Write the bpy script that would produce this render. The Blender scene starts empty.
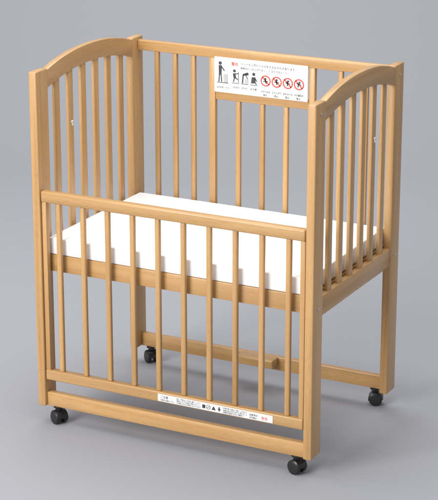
import bpy, bmesh, math, random
from mathutils import Vector, Matrix
random.seed(4)
W=0.99;D=.67921;H=1.18318;ZR=.79887
S=bpy.context.scene; COL=S.collection
# ---------------- materials
def wood(name, axis):
    m=bpy.data.materials.new(name);m.use_nodes=True;nt=m.node_tree;N=nt.nodes;L=nt.links
    b=N['Principled BSDF']
    tc=N.new('ShaderNodeTexCoord');oi=N.new('ShaderNodeObjectInfo')
    sc=N.new('ShaderNodeVectorMath');sc.operation='SCALE';sc.inputs[0].default_value=(7,13,19)
    L.new(oi.outputs['Random'],sc.inputs['Scale'])
    ad=N.new('ShaderNodeVectorMath');ad.operation='ADD'
    L.new(tc.outputs['Object'],ad.inputs[0]);L.new(sc.outputs[0],ad.inputs[1])
    def mp(along,across):
        k=N.new('ShaderNodeMapping');s=[across]*3;s[axis]=along
        k.inputs['Scale'].default_value=s;L.new(ad.outputs[0],k.inputs['Vector']);return k
    n1=N.new('ShaderNodeTexNoise');n1.inputs['Scale'].default_value=1;n1.inputs['Detail'].default_value=5;n1.inputs['Distortion'].default_value=.5
    L.new(mp(1.6,42).outputs[0],n1.inputs['Vector'])
    n2=N.new('ShaderNodeTexNoise');n2.inputs['Scale'].default_value=1;n2.inputs['Detail'].default_value=2
    L.new(mp(45,520).outputs[0],n2.inputs['Vector'])
    n3=N.new('ShaderNodeTexNoise');n3.inputs['Scale'].default_value=1;n3.inputs['Detail'].default_value=2
    L.new(mp(1.2,5).outputs[0],n3.inputs['Vector'])
    r1=N.new('ShaderNodeValToRGB')
    r1.color_ramp.elements[0].position=.28;r1.color_ramp.elements[0].color=(.46,.255,.095,1)
    r1.color_ramp.elements[1].position=.7;r1.color_ramp.elements[1].color=(.59,.355,.148,1)
    L.new(n1.outputs['Fac'],r1.inputs['Fac'])
    r2=N.new('ShaderNodeValToRGB')
    r2.color_ramp.elements[0].position=.3;r2.color_ramp.elements[0].color=(.7,.6,.5,1)
    r2.color_ramp.elements[1].position=.44;r2.color_ramp.elements[1].color=(1,1,1,1)
    L.new(n2.outputs['Fac'],r2.inputs['Fac'])
    mx=N.new('ShaderNodeMix');mx.data_type='RGBA';mx.blend_type='MULTIPLY';mx.inputs['Factor'].default_value=.45
    L.new(r1.outputs['Color'],mx.inputs['A']);L.new(r2.outputs['Color'],mx.inputs['B'])
    hs=N.new('ShaderNodeHueSaturation')
    a=N.new('ShaderNodeMapRange');a.inputs['To Min'].default_value=.92;a.inputs['To Max'].default_value=1.06
    L.new(oi.outputs['Random'],a.inputs['Value'])
    a3=N.new('ShaderNodeMapRange');a3.inputs['From Min'].default_value=.3;a3.inputs['From Max'].default_value=.7;a3.inputs['To Min'].default_value=.94;a3.inputs['To Max'].default_value=1.05
    L.new(n3.outputs['Fac'],a3.inputs['Value'])
    mu=N.new('ShaderNodeMath');mu.operation='MULTIPLY';L.new(a.outputs[0],mu.inputs[0]);L.new(a3.outputs[0],mu.inputs[1])
    L.new(mu.outputs[0],hs.inputs['Value']);L.new(mx.outputs['Result'],hs.inputs['Color'])
    L.new(hs.outputs['Color'],b.inputs['Base Color'])
    rr=N.new('ShaderNodeMapRange');rr.inputs['To Min'].default_value=.3;rr.inputs['To Max'].default_value=.44
    L.new(n1.outputs['Fac'],rr.inputs['Value']);L.new(rr.outputs[0],b.inputs['Roughness'])
    b.inputs['Coat Weight'].default_value=.25;b.inputs['Coat Roughness'].default_value=.22
    bp=N.new('ShaderNodeBump');bp.inputs['Strength'].default_value=.06;bp.inputs['Distance'].default_value=.001
    L.new(n1.outputs['Fac'],bp.inputs['Height']);L.new(bp.outputs[0],b.inputs['Normal'])
    return m
WX,WY,WZ=wood('beech_x',0),wood('beech_y',1),wood('beech_z',2)
def plain(n,c,r=.5,metal=0,bump=None):
    m=bpy.data.materials.new(n);m.use_nodes=True;nt=m.node_tree;b=nt.nodes['Principled BSDF']
    b.inputs['Roughness'].default_value=r;b.inputs['Metallic'].default_value=metal
    no=nt.nodes.new('ShaderNodeTexNoise');no.inputs['Scale'].default_value=bump[0] if bump else 30;no.inputs['Detail'].default_value=4
    tc=nt.nodes.new('ShaderNodeTexCoord');nt.links.new(tc.outputs['Object'],no.inputs['Vector'])
    rp=nt.nodes.new('ShaderNodeValToRGB');v=.95
    rp.color_ramp.elements[0].color=(c[0]*v,c[1]*v,c[2]*v,1);rp.color_ramp.elements[1].color=(*c,1)
    nt.links.new(no.outputs['Fac'],rp.inputs['Fac']);nt.links.new(rp.outputs['Color'],b.inputs['Base Color'])
    if bump:
        bp=nt.nodes.new('ShaderNodeBump');bp.inputs['Strength'].default_value=bump[1];bp.inputs['Distance'].default_value=bump[2]
        nt.links.new(no.outputs['Fac'],bp.inputs['Height']);nt.links.new(bp.outputs[0],b.inputs['Normal'])
    return m
CLOTH=plain('mattress_cotton',(.97,.97,.975),.9,bump=(120,.08,.001))
PAPER=plain('label_white',(.9,.9,.9),.35)
INK=plain('ink_black',(.05,.05,.055),.5);RED=plain('ink_red',(.72,.05,.03),.5);FINE=plain('ink_grey',(.10,.10,.11),.5)
BLK=plain('caster_plastic',(.012,.012,.013),.32);RUB=plain('wheel_plastic',(.016,.016,.017),.42)
STEEL=plain('zinc_steel',(.6,.6,.6),.3,1);WPL=plain('white_plastic',(.88,.88,.86),.4)
BACK=plain('studio_paper',(.33,.337,.365),.95,bump=(900,.05,.0005))
# ---------------- mesh helpers
root=bpy.data.objects.new('crib',None);COL.objects.link(root);root.location=(W/2,D/2,0)
ABS={}
ABS[root.name]=Vector((W/2,D/2,0))
def bmbox(bm,x0,x1,y0,y1,z0,z1,bev=.0025,seg=2):
    r=bmesh.ops.create_cube(bm,size=1);vs=r['verts']
    M=Matrix.Translation(((x0+x1)/2,(y0+y1)/2,(z0+z1)/2))@Matrix.Diagonal((x1-x0,y1-y0,z1-z0,1))
    bmesh.ops.transform(bm,matrix=M,verts=vs)
    if bev:
        es=list({e for v in vs for e in v.link_edges})
        bmesh.ops.bevel(bm,geom=es,offset=bev,segments=seg,profile=.5,affect='EDGES')
def bmcyl(bm,c,r,h,axis='Z',seg=24,bev=0):
    rr=bmesh.ops.create_cone(bm,cap_ends=True,segments=seg,radius1=r,radius2=r,depth=h);vs=rr['verts']
    R=Matrix.Identity(4)
    if axis=='X':R=Matrix.Rotation(math.pi/2,4,'Y')
    if axis=='Y':R=Matrix.Rotation(math.pi/2,4,'X')
    if bev:
        es=[e for e in {e for v in vs for e in v.link_edges} if len(e.link_faces)==2 and any(len(f.verts)>4 for f in e.link_faces)]
        g=bmesh.ops.bevel(bm,geom=es,offset=bev,segments=3,profile=.5,affect='EDGES')
        vs=list({v for f in g['faces'] for v in f.verts}|{v for v in vs if v.is_valid})
    bmesh.ops.transform(bm,matrix=Matrix.Translation(c)@R,verts=vs)
def build(name,bm,m,parent=root,smooth=True,shift=True):
    """bm in crib coordinates (origin at outer front left foot); the object origin goes to the mesh centre"""
    bm.normal_update()
    c=Vector((0,0,0))
    if shift:
        xs=[v.co for v in bm.verts];lo=[min(v[i] for v in xs) for i in range(3)];hi=[max(v[i] for v in xs) for i in range(3)]
        c=Vector([(lo[i]+hi[i])/2 for i in range(3)])
        bmesh.ops.translate(bm,vec=-c,verts=bm.verts)
    me=bpy.data.meshes.new(name);bm.to_mesh(me);bm.free()
    for k in (m if isinstance(m,(list,tuple)) else [m]):me.materials.append(k)
    if smooth:
        for f in me.polygons:f.use_smooth=True
        me.set_sharp_from_angle(angle=math.radians(32))
    o=bpy.data.objects.new(name,me);COL.objects.link(o)
    ABS[o.name]=c
    if parent:
        o.parent=parent;o.location=c-ABS[parent.name]
    else:o.location=c
    return o
def bx(name,a,m,parent=root,bev=.0025,seg=2):
    bm=bmesh.new();bmbox(bm,*a,bev=bev,seg=seg);return build(name,bm,m,parent)
def copy_to(o,c,parent):
    n=o.copy();COL.objects.link(n);n.parent=parent;ABS[n.name]=Vector(c)
    n.location=Vector(c)-ABS[parent.name];return n
tx,ty=.028,.07
ZB,ZT=.524,.581     # mattress base frame
# posts
po=None
for x in(0,W-tx):
    for y in(0,D-ty):
        if po is None:po=bx('post',(x,x+tx,y,y+ty,.06,H),WZ,bev=.004,seg=3)
        else:copy_to(po,(x+tx/2,y+ty/2,(H+.06)/2),root)
# arched top boards of the ends
B=.038
def arc(y):
    u=(y-ty)/(D-2*ty)*2-1
    return H-.005+B*(1-abs(u)**2.2)
for x in(0,W-tx):
    bm=bmesh.new();n=40;rings=[]
    x0,x1=x+.002,x+tx-.002;bv=.004
    for i in range(n+1):
        y=ty+(D-2*ty)*i/n;zt=arc(y);zb=zt-.060
        sec=[(x0+bv,zb),(x1-bv,zb),(x1-bv*.3,zb+bv*.3),(x1,zb+bv),(x1,zt-bv),(x1-bv*.3,zt-bv*.3),(x1-bv,zt),(x0+bv,zt),(x0+bv*.3,zt-bv*.3),(x0,zt-bv),(x0,zb+bv),(x0+bv*.3,zb+bv*.3)]
        rings.append([bm.verts.new((a,y,b)) for a,b in sec])
    for i in range(n):
        for k in range(12):
            bm.faces.new((rings[i][k],rings[i][(k+1)%12],rings[i+1][(k+1)%12],rings[i+1][k]))
    bm.faces.new(rings[0][::-1]);bm.faces.new(rings[-1]);bmesh.ops.recalc_face_normals(bm,faces=bm.faces)
    build('arched_rail',bm,WY)
    lr=bx('end_rail',(x+.003,x+tx-.003,ty,D-ty,ZB-.012,ZT-.006),WY,bev=.003)
    for k in range(6):
        g=(D-2*ty-6*.03)/7;y=ty+g+k*(g+.03)
        s=bx('end_slat',(x+.008,x+.02,y,y+.03,ZT-.008,arc(y+.015)-.054),WZ,bev=.003,seg=3)
        if (k==1 and x==0) or (k==4 and x>0):
            bm=bmesh.new()
            bmcyl(bm,(x+.0225,y+.015,H-.205),.005,.006,'X',20,.0015)
            bmbox(bm,x+.0195,x+.0255,y+.0125,y+.0175,H-.218,H-.203,bev=.001);build('plastic_clip',bm,WPL,s)
    side=x+tx+.0012 if x>0 else x-.0012
    for y in(ty*.5,D-ty*.5):
        for z in(.545,H-.035):
            bm=bmesh.new();bmcyl(bm,(side,y,z),.0045,.003,'X',18,.001);build('bolt_head',bm,STEEL)
# base rails
bx('base_rail',(tx-.001,W-tx+.001,.012,.036,.06,.108),WX,bev=.003)
bx('base_rail',(tx-.001,W-tx+.001,D-.036,D-.012,.06,.108),WX,bev=.003)
bx('foot_block',(.43,.57,D-.084,D-.0365,.080,.110),WX,bev=.004,seg=3)
# drop side
ga=tx+.003;gb=W-tx-.003;sw_=.017
gate=bx('drop_side',(ga,gb,.003,.029,.155,.19),WX,bev=.004,seg=3)
for a in(ga,gb-sw_):bx('stile',(a,a+sw_,.006,.026,.189,ZR-.036),WZ,gate,bev=.003)
bx('top_rail',(ga,gb,.001,.03,ZR-.037,ZR),WX,gate,bev=.006,seg=3)
s0=None
for k in range(10):
    x=.089+k*(.812/9)-.009
    if s0 is None:s0=bx('slat',(x,x+.018,.009,.024,.189,ZR-.036),WZ,gate,bev=.005,seg=3)
    else:copy_to(s0,(x+.009,.0165,(.189+ZR-.036)/2),gate)
# back side
yb0,yb1=D-.04,D-.018
bx('top_rail',(tx,W-tx,yb0,yb1,H-.045,H-.01),WX,bev=.004,seg=3)
bx('bottom_rail',(tx,W-tx,yb0,yb1,ZB,ZT),WX,bev=.004)
zc=H-.152
bx('stile',(.303,.327,yb0+.002,yb1-.002,ZT-.001,H-.044),WZ,bev=.003)
bx('stile',(.672,.694,yb0+.002,yb1-.002,ZT-.001,H-.044),WZ,bev=.003)
bx('cross_rail',(.327,.672,yb0+.003,yb1-.003,zc-.034,zc),WX,bev=.003)
zf=H-.044
for xx,zt in[(.1,zf),(.17,zf),(.24,zf),(.411,zc-.033),(.5,zc-.033),(.588,zc-.033),(.783,zf),(.872,zf)]:
    bx('slat',(xx-.009,xx+.009,yb0+.004,yb0+.018,ZT-.001,zt),WZ,bev=.004,seg=3)
# ---- printed labels
class Pr:
    """flat print facing -y, a hair in front of its sheet"""
    def __init__(s,x0,z0,y,parent):s.x0,s.z0,s.y,s.p=x0,z0,y,parent;s.bm=bmesh.new()
    def q(s,c,pts):
        b=s.bm;f=b.faces.new([b.verts.new((s.x0+u,s.y,s.z0+v)) for u,v in pts]);f.material_index=0 if c=='k' else 1
    def rect(s,c,u0,v0,u1,v1):s.q(c,[(u0,v0),(u1,v0),(u1,v1),(u0,v1)])
    def line(s,c,u0,v0,u1,v1,w):
        d=Vector((u1-u0,v1-v0));n=Vector((-d.y,d.x)).normalized()*w/2
        s.q(c,[(u0-n.x,v0-n.y),(u1-n.x,v1-n.y),(u1+n.x,v1+n.y),(u0+n.x,v0+n.y)])
    def disc(s,c,u,v,r,k=16):s.q(c,[(u+r*math.cos(i*6.2832/k),v+r*math.sin(i*6.2832/k)) for i in range(k)])
    def ring(s,c,u,v,r,w,k=28):
        for i in range(k):
            a,b=i*6.28319/k,(i+1)*6.28319/k
            s.q(c,[(u+r*math.cos(a),v+r*math.sin(a)),(u+r*math.cos(b),v+r*math.sin(b)),(u+(r-w)*math.cos(b),v+(r-w)*math.sin(b)),(u+(r-w)*math.cos(a),v+(r-w)*math.sin(a))])
    def text(s,c,u,v,h,body,maxw=None):
        cu=bpy.data.curves.new('t','FONT');cu.body=body;cu.size=h;cu.resolution_u=3
        cu.offset=h*.012
        t=bpy.data.objects.new('t',cu);COL.objects.link(t);bpy.context.view_layer.update()
        me=bpy.data.meshes.new_from_object(t.evaluated_get(bpy.context.evaluated_depsgraph_get()))
        bpy.data.objects.remove(t)
        b=bmesh.new();b.from_mesh(me)
        if not b.verts:b.free();return
        wd=max(q.co.x for q in b.verts);k=min(1,maxw/wd) if maxw else 1
        for q in b.verts:q.co=Vector((s.x0+u+q.co.x*k,s.y,s.z0+v+q.co.y))
        for f in b.faces:f.material_index=0
        build('text_line',b,[{'k':INK,'r':RED,'g':FINE}[c]],s.p,smooth=False)
    def end(s,name):
        build(name,s.bm,[INK,RED],s.p,smooth=False);s.bm=bmesh.new()
sx0,sx1,sz0,sz1=.327,.671,zc-.006,H-.038
sgn=bx('warning_sign',(sx0,sx1,yb0-.004,yb0-.0005,sz0,sz1),PAPER,bev=.001)
sw,sh=sx1-sx0,sz1-sz0
P=Pr(sx0,sz0,yb0-.0047,sgn)
P.disc('k',.022,sh*.83,.006);P.q('k',[(.016,sh*.77),(.028,sh*.77),(.027,sh*.50),(.017,sh*.50)])
P.line('k',.027,sh*.73,.038,sh*.62,.004);P.line('k',.0190,sh*.51,.0170,sh*.30,.004);P.line('k',.0250,sh*.51,.0275,sh*.30,.004)
P.rect('k',.010,sh*.27,.052,sh*.29)
for k in range(4):P.rect('k',.036+k*.004,sh*.29,.0372+k*.004,sh*.53)
P.end('standing_figure_symbol')
P.text('g',.010,sh*.12,.0075,'必ずお守りください',.05)
P.text('r',.064,sh*.80,.013,'警告',.05);P.text('g',.098,sh*.83,.0095,'ベッドから落ちてけがをするおそれがあります',.235)
P.text('g',.098,sh*.72,.0085,'前枠はいつも上げておくこと 立たせないこと',.22)
K=1.25
for k in range(3):
    u=.079+k*.034;m_=sh*.46
    def F(a,b,u=u,m_=m_):return (u+(a-u)*K,m_+(b-m_)*K)
    def dd(a,b,r):x_,y_=F(a,b);P.disc('k',x_,y_,r*K)
    def ll(a,b,c,d,w):x_,y_=F(a,b);z_,t_=F(c,d);P.line('k',x_,y_,z_,t_,w*K)
    def qq(l):P.q('k',[F(*p) for p in l])
    if k==0:
        dd(u-.003,sh*.61,.0042);qq([(u-.008,sh*.55),(u,sh*.56),(u+.002,sh*.45),(u-.005,sh*.44)])
        ll(u-.001,sh*.54,u+.008,sh*.56,.0026);ll(u-.003,sh*.45,u-.006,sh*.36,.0030);ll(u,sh*.46,u+.007,sh*.42,.003);ll(u+.009,sh*.35,u+.009,sh*.6,.0016)
    elif k==1:
        dd(u+.008,sh*.57,.0042);ll(u-.004,sh*.54,u+.005,sh*.57,.006);ll(u-.004,sh*.55,u-.006,sh*.35,.0038);ll(u+.003,sh*.55,u+.009,sh*.46,.0024)
        for q_ in range(3):ll(u+.002+q_*.004,sh*.35,u+.002+q_*.004,sh*.46,.001)
    else:
        dd(u,sh*.58,.0045);qq([(u-.006,sh*.51),(u+.005,sh*.52),(u+.006,sh*.38),(u-.008,sh*.37)])
        ll(u+.004,sh*.49,u+.010,sh*.42,.0026);ll(u+.005,sh*.38,u+.009,sh*.36,.003)
    P.rect('k',u-.013,sh*.295,u+.014,sh*.312);P.end('child_symbol')
    P.text('g',u-.013,sh*.16,.008,['つかまり','立ちの','お子様'][k],.028)
for k in range(4):
    u=.191+k*.0405;v=sh*.46
    P.ring('r',u,v,.0185,.0038);P.line('r',u-.0125,v+.0125,u+.0125,v-.0125,.0036)
    P.disc('k',u-.001+.001*k,v+.007,.0038);P.line('k',u-.002,v+.004,u+.003-.002*k,v-.009,.0042);P.line('k',u-.009,v-.002+.002*k,u+.008,v-.001,.003)
    P.end('prohibition_symbol')
    P.text('g',u-.017,sh*.13,.008,['のぞき込み','立ち上がり','足をかける','すき間遊び'][k],.034);P.text('g',u-.009,sh*.035,.008,'禁止',.02)
lx0,lx1=.452,.858;lz0,lz1=.1595,.184
lab=bx('instruction_label',(lx0,lx1,.0012,.0028,lz0,lz1),PAPER,bev=.0004)
P=Pr(lx0,lz0,.0008,lab);lh=lz1-lz0
P.text('k',.008,lh*.50,.010,'ご注意',.05);P.text('g',.008,lh*.14,.0065,'使用前にお読みください',.052)
for v,t in((.68,'組立ての際はねじを確実に締めてください'),(.40,'前枠の上げ下げは両手で静かに行うこと'),(.12,'お子様を入れたまま移動しないでください')):P.text('g',.068,lh*v,.0066,t,.086)
P.rect('k',.160,lh*.25,.171,lh*.75);P.end('square_symbol')
P.ring('k',.182,lh*.5,.0075,.0016);P.line('k',.178,lh*.36,.186,lh*.64,.0016);P.end('ring_symbol')
P.q('k',[(.193,lh*.24),(.208,lh*.24),(.2005,lh*.8)]);P.end('triangle_symbol')
P.disc('k',.220,lh*.7,.0026);P.line('k',.220,lh*.6,.220,lh*.22,.005);P.line('k',.214,lh*.5,.227,lh*.5,.002);P.end('child_symbol')
for v,t in((.68,'対象年齢 生後から満十二か月まで'),(.40,'床板の高さを確かめて使用すること'),(.12,'保管は湿気のない場所へ')):P.text('g',.234,lh*v,.0066,t,.084)
P.text('k',.325,lh*.52,.0075,'品質表示',.034);P.text('g',.325,lh*.16,.0065,'木製寝台',.034);P.text('r',.367,lh*.3,.011,'安全',.034)
# mattress support frame
bm=bmesh.new()
bmbox(bm,tx+.002,W-tx-.002,.034,.056,ZB,ZT,bev=.003);bmbox(bm,tx+.002,W-tx-.002,D-.064,D-.043,ZB,ZT-.002,bev=.003)
for x in(tx+.003,W-tx-.025):bmbox(bm,x,x+.022,.053,D-.061,ZB+.004,ZT-.006,bev=.003)
base=build('mattress_base',bm,WX)
n=9
for k in range(n):
    x=tx+.03+k*(W-2*tx-.06-.06)/(n-1)
    if k==0:b0=bx('base_slat',(x,x+.06,.057,D-.065,ZT-.022,ZT-.008),WY,base)
    else:copy_to(b0,(x+.03,D/2-.004,ZT-.015),base)
# casters
def caster(x,y,ang):
    bm=bmesh.new()
    bmcyl(bm,(0,0,.053),.011,.018,'Z',20,.001)
    bmcyl(bm,(0,0,.0575),.017,.0045,'Z',24,.001)
    k=18;rows=[];sec=[(-.0215,.86),(-.0195,.97),(-.015,1),(.015,1),(.0195,.97),(.0215,.86)]
    for i in range(k+1):
        a=math.radians(-12+190*i/k)
        rows.append([bm.verts.new((xx,-.003+.0252*s*math.cos(a),.0225+.0252*s*math.sin(a))) for xx,s in sec])
    for i in range(k):
        for j in range(5):bm.faces.new((rows[i][j],rows[i][j+1],rows[i+1][j+1],rows[i+1][j]))
    for idx in(0,5):
        bm.faces.new([r[idx] for r in rows])
    bm.faces.new([v for v in rows[0]]+[v for v in rows[-1]][::-1])
    bmesh.ops.recalc_face_normals(bm,faces=bm.faces)
    c=build('caster',bm,BLK,root,shift=False)
    c.location=(x-W/2,y-D/2,0);c.rotation_euler=(0,0,ang)
    for s in(-1,1):
        bm=bmesh.new();bmcyl(bm,(s*.0155,-.003,.0222),.0222,.015,'X',36,.004)
        build('wheel',bm,RUB,c)
caster(.062,.026,1.1);caster(W-.06,.026,1.3);caster(.062,D-.026,.9);caster(W-.06,D-.026,1.9)
root['label']='light beech wooden baby crib on black casters with slatted gate lowered in front';root['category']='crib'
# ---------------- mattress (its own thing)
bm=bmesh.new();bmbox(bm,tx+.006,W-tx-.006,.035,D-.046,ZT+.001,ZT+.055,bev=.004,seg=3)
md=build('mattress',bm,CLOTH,None);md['label']='plain white mattress lying inside the wooden crib';md['category']='mattress'
# ---------------- studio sweep
bm=bmesh.new();prof=[(-9,0),(-4,0),(0,0),(3.0,0)]
R=2.5
for i in range(1,17):
    a=i/16*math.pi/2;prof.append((3+R*math.sin(a),R-R*math.cos(a)))
prof.append((5.5,7))
rows=[[bm.verts.new((xx,yy,zz)) for xx in(-9,9)] for yy,zz in prof]
for i in range(len(rows)-1):bm.faces.new((rows[i][0],rows[i][1],rows[i+1][1],rows[i+1][0]))
fl=build('floor',bm,BACK,None,shift=False);fl.location=(W/2,D/2,0);fl.rotation_euler=(0,0,.47637)
fl['kind']='structure';fl['label']='seamless grey studio paper floor sweeping up into backdrop';fl['category']='floor'
# ---------------- light
def area(loc,tgt,size,e,col=(1,1,1)):
    l=bpy.data.lights.new('lamp','AREA');l.shape='RECTANGLE';l.size,l.size_y=size;l.energy=e;l.color=col
    o=bpy.data.objects.new('studio_lamp',l);COL.objects.link(o);o.location=loc
    o.rotation_euler=(Vector(tgt)-Vector(loc)).to_track_quat('-Z','Y').to_euler();return o
area((-1.1,-4.5,2.7),(.5,.3,.6),(2.6,2.4),285,(1,.985,.955))
area((.2,.4,4.4),(.4,.4,0),(4.6,4.6),165)
area((-.6,3.2,4.6),(-1.2,5,1),(3,2),75)
w=bpy.data.worlds.new('World');S.world=w;w.use_nodes=True;w.node_tree.nodes['Background'].inputs[0].default_value=(.97,.98,1,1);w.node_tree.nodes['Background'].inputs[1].default_value=.5
cam=bpy.data.cameras.new('camera');co=bpy.data.objects.new('camera',cam);COL.objects.link(co)
co.location=(3.18706,-4.87413,2.45046);co.rotation_euler=(math.pi/2-.30951,0,.47637);cam.sensor_fit='VERTICAL';cam.sensor_height=24;cam.lens=1887.836/500*24;cam.clip_end=100
S.camera=co
S.view_settings.view_transform='Standard';S.view_settings.look='None';S.view_settings.exposure=0
